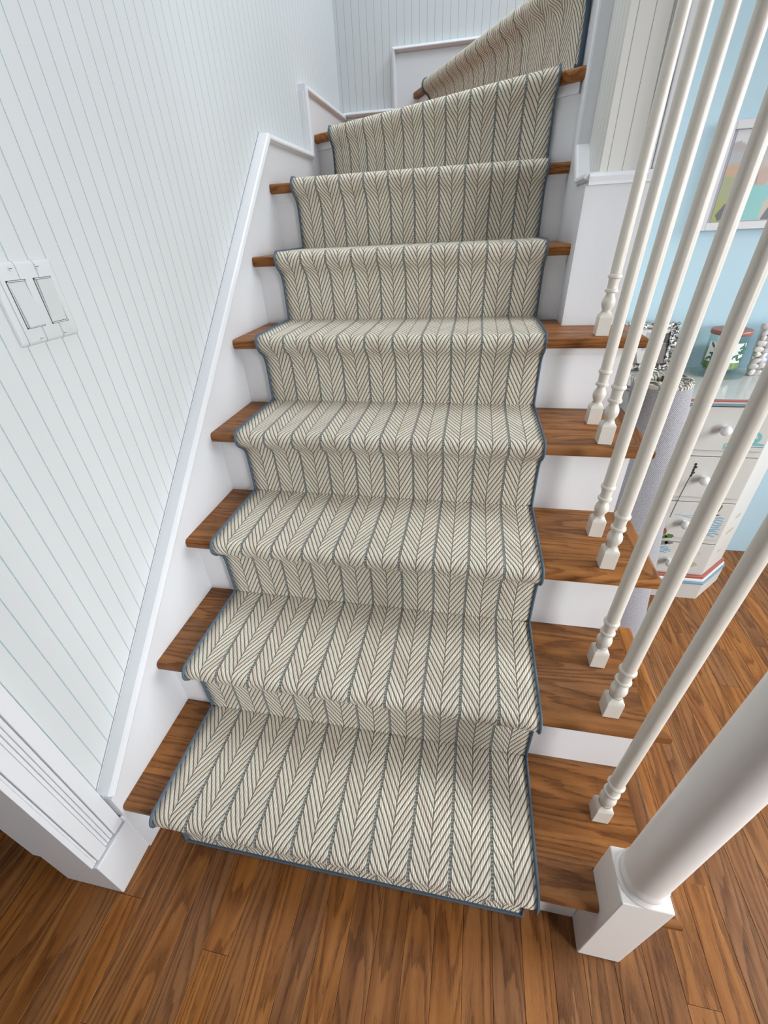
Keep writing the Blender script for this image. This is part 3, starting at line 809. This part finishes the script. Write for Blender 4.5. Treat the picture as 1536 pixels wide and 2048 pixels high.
for k in range(9):
    zc = 0.352-0.009*k; xa = 1.452+rw.uniform(0, 0.02); xb = 1.530-rw.uniform(0, 0.012)
    wave([(xa+(xb-xa)*q/12, zc+0.0024*math.sin(q*0.85+k)) for q in range(13)], 0.0050, k % 2)
for zc, xa, xb in ((0.356, 1.372, 1.436), (0.350, 1.398, 1.448), (0.318, 1.395, 1.432), (0.312, 1.408, 1.43)):
    wave([(xa+(xb-xa)*q/12, zc+0.0020*math.sin(q*0.7+zc*900)) for q in range(13)], 0.0026, 0)
for k in range(5):
    zc = 0.222-0.006*k; xa = 1.360; xb = 1.408-rw.uniform(0, 0.02)
    wave([(xa+(xb-xa)*q/12, zc+0.0018*math.sin(q*0.95+k*2)) for q in range(13)], 0.0038, k % 2)
for zc in (0.205, 0.198): wave([(1.47, zc), (1.487, zc+0.002), (1.503, zc-0.001)], 0.002, 0)
waves.build('painted_waves', M['seablue'], ch)['kind'] = 'stuff'
flat('painted_sailboat', [[(1.446, 0.372), (1.452, 0.398), (1.468, 0.412), (1.466, 0.372)], [(1.478, 0.374), (1.480, 0.397), (1.498, 0.397), (1.494, 0.374)]], M['sail'])
flat('sail_outline', stroke([(1.444, 0.368), (1.450, 0.396), (1.472, 0.418), (1.494, 0.420), (1.496, 0.405), (1.500, 0.399), (1.495, 0.372), (1.478, 0.371)], 0.0024), M['ink'], YF-0.0002)
flat('painted_hull', [[(1.452, 0.368), (1.508, 0.366), (1.480, 0.352), (1.462, 0.352)]], M['hull'], YF-0.0001)
blob = lambda cx, cz, rx, rz, n=14, s=1: [(cx+rx*math.cos(2*math.pi*k/n)*(1+0.18*math.sin(k*2.7+s)), cz+rz*math.sin(2*math.pi*k/n)*(1+0.18*math.cos(k*3.1+s))) for k in range(n)]
flat('painted_bush', [blob(1.383, 0.268, 0.014, 0.009), blob(1.368, 0.263, 0.010, 0.007, s=2)], M['leafgreen'])
flat('painted_rocks', [blob(1.372, 0.2480-0.010, 0.018, 0.009), blob(1.390, 0.240, 0.014, 0.007, s=3)], M['rock'])
flat('painted_cottage', [[(1.354, 0.272), (1.354, 0.292), (1.362, 0.302), (1.370, 0.288), (1.370, 0.272)]], M['roofpaint'])
flat('painted_shell', [[(1.474, 0.140), (1.482, 0.160), (1.497, 0.163), (1.509, 0.151), (1.494, 0.140), (1.480, 0.136)]], M['shellpaint'])
flat('painted_vine', [blob(1.3755+0.002*(k % 2), 0.525+0.010*k, 0.004+0.002*(k % 2), 0.005, 8, k) for k in range(-2, 3)] + stroke([(1.362, 0.345), (1.366, 0.42), (1.3725, 0.49), (1.377, 0.545)], 0.0022), M['ink'])
# shells painted on the angled corner
def flat_corner(name, polys, mat):
    mb = MB(); c45 = math.sqrt(0.5)
    for p in polys:
        n = len(p); f_ = [(1.54+a*c45+0.0003*c45-1.41, 1.012+a*c45-0.0003*c45-1.16, b) for a, b in p]; g_ = [(x-0.0006*c45, y+0.0006*c45, z) for x, y, z in f_]
        mb.add(f_+g_, [tuple(range(n)), tuple(range(n, 2*n))[::-1]]+[(i, (i+1) % n, n+(i+1) % n, n+i) for i in range(n)])
    return mb.build(name, mat, ch)
for bl_ in (blob(0.075, 0.268, 0.030, 0.008, 12), blob(0.090, 0.325, 0.022, 0.007, 12, 2), blob(0.065, 0.185, 0.016, 0.005, 10, 4)): flat_corner('painted_shell', [bl_], M['shellpaint'])

# ------------------------------------------------------------------ things on the chest
ZT = 0.7572
def glass():
    t = NT('clear_jar_glass'); n = t.n; tr = t.new('ShaderNodeBsdfTransparent'); tr.inputs[0].default_value = (0.93, 0.97, 0.96, 1)
    gl = t.new('ShaderNodeBsdfGlossy'); gl.inputs['Roughness'].default_value = 0.04
    lw = t.new('ShaderNodeLayerWeight'); lw.inputs[0].default_value = 0.5; fac = t.math('ADD', t.math('MULTIPLY', t.math('POWER', lw.outputs['Facing'], 3.5), 0.55), 0.035); mx = t.new('ShaderNodeMixShader')
    t.l.new(fac, mx.inputs[0]); t.l.new(tr.outputs[0], mx.inputs[1]); t.l.new(gl.outputs[0], mx.inputs[2])
    t.l.new(mx.outputs[0], n['Material Output'].inputs['Surface']); return t.m
M['glass'] = glass()
M['wax'] = plain('green_candle_wax', (0.17, 0.25, 0.04), 0.5)
M['lid'] = plain('reddish_wood_lid', (0.30, 0.11, 0.075), 0.4)
M['label_white'] = plain('white_paper_label', (0.75, 0.78, 0.76), 0.6)
M['label_leaf'] = plain('dark_leaf_print', (0.035, 0.13, 0.085), 0.6)
cj = thing('candle_jar', 'glass jar candle with green wax, leafy label and round wooden lid', 'candle', (1.4500, 1.238, ZT))
RJ = 0.0515
MB().lathe([(0.020, 0.0), (0.060, 0.0), (0.0730, 0.0025), (0.0735, 0.0050), (0.062, 0.0075), (0.035, 0.0105), (0.030, 0.0145), (0.042, 0.0170), (0.042, 0.0185)], seg=40).build('glass_foot', M['glass'], cj, smooth=True)
MB().lathe([(0.0, 0.0188), (0.046, 0.0190), (RJ, 0.024), (RJ, 0.123), (RJ-0.0025, 0.123), (RJ-0.0025, 0.027), (0.044, 0.0235), (0.0, 0.0235)], seg=40, caps=False).build('glass_jar', M['glass'], cj, smooth=True)
MB().lathe([(0.0, 0.0240), (0.0435, 0.0242), (0.0480, 0.0285), (0.0480, 0.078), (0.0465, 0.0800), (0.0, 0.0790)], seg=36, caps=False).build('candle', M['wax'], cj, smooth=True)
MB().lathe([(0.0, 0.1238), (0.0530, 0.1238), (0.0540, 0.1255), (0.0540, 0.1340), (0.0525, 0.1360), (0.0, 0.1362)], seg=40, caps=False).build('lid', M['lid'], cj, smooth=True)
def curved(name, polys, mat, r):
    mb = MB()
    for p in polys:
        n = len(p); f_ = []; g_ = []
        for a, z in p:
            th = -math.pi/2 + math.radians(a)
            f_.append((r*math.cos(th), r*math.sin(th), z)); g_.append(((r-0.0003)*math.cos(th), (r-0.0003)*math.sin(th), z))
        mb.add(f_+g_, [tuple(range(n)), tuple(range(n, 2*n))[::-1]]+[(i, (i+1) % n, n+(i+1) % n, n+i) for i in range(n)])
    return mb
lab = curved('label', [[(a, 0.047), (a+12, 0.047), (a+12, 0.104), (a, 0.104)] for a in range(-82, 38, 12)], M['label_white'], RJ+0.0005).build('label', M['label_white'], cj)
lv = []; rl_ = random.Random(4)
for k in range(34):
    a = rl_.uniform(-76, 42); z = rl_.uniform(0.053, 0.098)
    if abs(a+20) < 18 and 0.062 < z < 0.09: continue
    th = rl_.uniform(0, 6.28); L1, L2 = 0.010, 0.0036; pts = []
    for q in range(8):
        b = 2*math.pi*q/8; e1, e2 = L1*math.cos(b), L2*math.sin(b)
        du, dz = e1*math.cos(th)-e2*math.sin(th), e1*math.sin(th)+e2*math.cos(th)
        pts.append((a+math.degrees(du/RJ), min(0.1035, max(0.0475, z+dz))))
    lv.append(pts)
curved('leaf_print', lv, M['label_leaf'], RJ+0.0009).build('leaf_print', M['label_leaf'], lab)['kind'] = 'stuff'

def silver():
    t = NT('crinkled_silver'); n = t.noise(t.obj(), 130, 2); k = t.smooth(n, 0.40, 0.58)
    t.col(t.mix(k, (0.12, 0.11, 0.10), (0.82, 0.82, 0.80))); t.b.inputs['Metallic'].default_value = 0.7; t.rough(0.3); t.bump(n, 0.004); return t.m
M['silver'] = silver()
M['print_base'] = plain('photo_paper_pale', (0.62, 0.60, 0.58), 0.3)
def pal(name, c): 
    M[name] = plain('print_'+name, c, 0.35); return M[name]
def framed(tn, label, cat, cx, y, z0, W_, H_, bw_, tilt, frame_mat, relief):
    t = thing(tn, label, cat, (cx, y, z0)); t.rotation_euler = (tilt, 0, 0)
    rf = random.Random(len(label)); mb = MB()
    def strip(x0, x1, za, zb, nx, nz):
        rws = []
        for i in range(nz+1):
            rws.append([(x0+(x1-x0)*j/nx, -0.010-(rf.uniform(0, relief) if 0 < i < nz else 0)-0.004*math.sin(math.pi*i/nz if nz > 2 else 1), za+(zb-za)*i/nz) for j in range(nx+1)])
        mb.grid(rws)
    w2 = W_/2
    strip(-w2, w2, 0, bw_, 26, 5); strip(-w2, w2, H_-bw_, H_, 26, 5)
    strip(-w2, -w2+bw_, bw_, H_-bw_, 5, 16); strip(w2-bw_, w2, bw_, H_-bw_, 5, 16)
    mb.build('border', frame_mat, t)
    MB().box((-w2, -0.010, 0), (w2, 0.0, H_)).build('backboard', M['dark'], t)
    return t
t = framed('photo_frame', 'ornate silver picture frame with a family photo on the chest', 'picture frame', 1.238, 1.275, ZT+0.0015, 0.165, 0.148, 0.022, math.radians(-10), M['silver'], 0.006)
def inset(t, polys, mat, y, name='print_patch'):
    mb = MB()
    for p in polys: mb.prism(p, 1, y, y+0.0002)
    o = mb.build(name, mat, t)
    if len(polys) > 1: o['kind'] = 'stuff'
    return o
inset(t, [[(-0.0605, 0.022), (0.0605, 0.022), (0.0605, 0.126), (-0.0605, 0.126)]], M['print_base'], -0.0106, 'photo')
inset(t, [[(0.015, 0.022), (0.0605, 0.022), (0.0605, 0.085), (0.030, 0.082), (0.020, 0.055)], [(-0.02, 0.022), (-0.035, 0.08), (-0.045, 0.022)]], pal('taupe_coat', (0.20, 0.165, 0.15)), -0.0109)
inset(t, [[(-0.004, 0.022), (0.020, 0.022), (0.012, 0.058), (0.0, 0.055)]], pal('denim', (0.16, 0.26, 0.37)), -0.0110)
inset(t, [[(-0.0605, 0.06), (-0.035, 0.055), (-0.03, 0.10), (-0.0605, 0.10)], [(0.028, 0.085), (0.0605, 0.085), (0.0605, 0.118), (0.045, 0.112)]], pal('dark_hair', (0.03, 0.03, 0.035)), -0.0111)
inset(t, [[(-0.016, 0.06), (0.024, 0.075), (0.026, 0.11), (-0.01, 0.118)]], pal('grey_shirt', (0.38, 0.38, 0.42)), -0.0110)
M['shell'] = paint('white_seashell', (0.66, 0.63, 0.61), 0.5)
t2 = thing('shell_frame', 'white frame covered in seashells at the right end of the chest', 'picture frame', (1.613, 1.235, ZT)); t2.rotation_euler = (math.radians(-8), 0, 0)
MB().box((-0.080, -0.008, 0), (0.080, 0.0, 0.150)).build('board', M['chest_white'], t2)
MB().box((-0.044, -0.0085, 0.034), (0.044, -0.0082, 0.118)).build('photo', M['sail'], t2)
rs = random.Random(9)
for (xa, xb, za, zb, nx, nz) in ((-0.079, -0.043, 0.002, 0.148, 2, 9), (0.043, 0.079, 0.002, 0.148, 2, 9), (-0.043, 0.043, 0.003, 0.034, 4, 2), (-0.043, 0.043, 0.118, 0.147, 4, 2)):
    for i in range(nx):
        for j in range(nz):
            px_, pz_ = xa+(xb-xa)*(i+0.5)/nx+rs.uniform(-.003, .003), za+(zb-za)*(j+0.5)/nz+rs.uniform(-.003, .003)
            rot = Matrix.Rotation(rs.uniform(-0.9, 0.5), 3, 'Y') @ Matrix.Rotation(rs.uniform(-0.4, 0.4), 3, 'Z')
            eb = MB().ellipsoid((0, 0, 0), (rs.uniform(.012, .0165), .0068, rs.uniform(.0075, .0105)), 14, 8)
            sp_ = rs.uniform(0.1, 0.35); ph_ = rs.uniform(0, 6)
            eb.v = [tuple(Vector((px_, -0.0115+rs.uniform(0, 0.0005), pz_)) + rot @ Vector((x, y*(1+0.12*math.sin(x*900+ph_)), z*(1-sp_*x/0.015)))) for x, y, z in eb.v]
            eb.build('shell', M['shell'], t2, smooth=True)

# picture on the blue wall
M['frame_white'] = paint('white_picture_frame', (0.70, 0.70, 0.73), 0.4)
pf = thing('wall_picture', 'white framed photograph hanging on the blue dining room wall', 'picture', (1.29, 1.32, 1.149))
FW, FH, FB = 0.300, 0.241, 0.019
for nm, a, b in (('left', (0, 0), (FB, FH)), ('right', (FW-FB, 0), (FW, FH)), ('bottom', (FB, 0), (FW-FB, FB)), ('top', (FB, FH-FB), (FW-FB, FH))):
    MB().box((a[0], -0.022, a[1]), (b[0], -0.001, b[1])).build('frame_rail', M['frame_white'], pf, bevel=0.0012)
inset(pf, [[(FB, FB), (FW-FB, FB), (FW-FB, FH-FB), (FB, FH-FB)]], plain('grey_mount', (0.36, 0.37, 0.42), 0.5), -0.008, 'mount')
def photo_print():
    t = NT('beach_photo_print'); o = t.xyz(t.obj()); n = t.noise(t.obj(), 38, 4, 0.65)
    z = t.math('ADD', o[2], t.math('MULTIPLY', t.math('SUBTRACT', n, 0.5), 0.035))
    c = t.mix(t.smooth(z, 0.060, 0.085), (0.34, 0.36, 0.10), (0.33, 0.36, 0.20))
    c = t.mix(t.smooth(z, 0.118, 0.128), c, (0.52, 0.34, 0.23))
    c = t.mix(t.smooth(z, 0.148, 0.156), c, (0.40, 0.42, 0.45))
    c = t.mix(t.smooth(z, 0.175, 0.182), c, (0.42, 0.37, 0.37))
    c = t.mix(t.smooth(z, 0.190, 0.196), c, (0.62, 0.62, 0.66))
    xx = t.smooth(o[0], 0.10, 0.13); c = t.mix(t.math('MULTIPLY', xx, 0.75), c, (0.50, 0.46, 0.43))
    t.col(c); t.rough(0.3); return t.m
pr_ = inset(pf, [[(0.032, FB+0.001), (FW-0.032, FB+0.001), (FW-0.032, FH-FB-0.001), (0.032, FH-FB-0.001)]], photo_print(), -0.0084, 'photo')
inset(pf, [[(0.100, 0.021), (0.104, 0.055), (0.094, 0.085), (0.104, 0.100), (0.120, 0.103), (0.150, 0.100), (0.168, 0.082), (0.150, 0.060), (0.152, 0.021)]], pal('teal_shirt', (0.22, 0.52, 0.52)), -0.0088)
inset(pf, [[(0.040, 0.036), (0.056, 0.062), (0.098, 0.072), (0.106, 0.055), (0.085, 0.040), (0.05, 0.022)], [(0.158, 0.021), (0.172, 0.06), (0.19, 0.05), (0.185, 0.021)]], pal('dark_jacket', (0.10, 0.105, 0.135)), -0.0087)
inset(pf, [[(0.118, 0.100), (0.114, 0.125), (0.124, 0.140), (0.140, 0.138), (0.146, 0.118), (0.138, 0.100)], [(0.085, 0.021), (0.095, 0.040), (0.102, 0.021)]], pal('skin_tone', (0.50, 0.36, 0.31)), -0.0089)
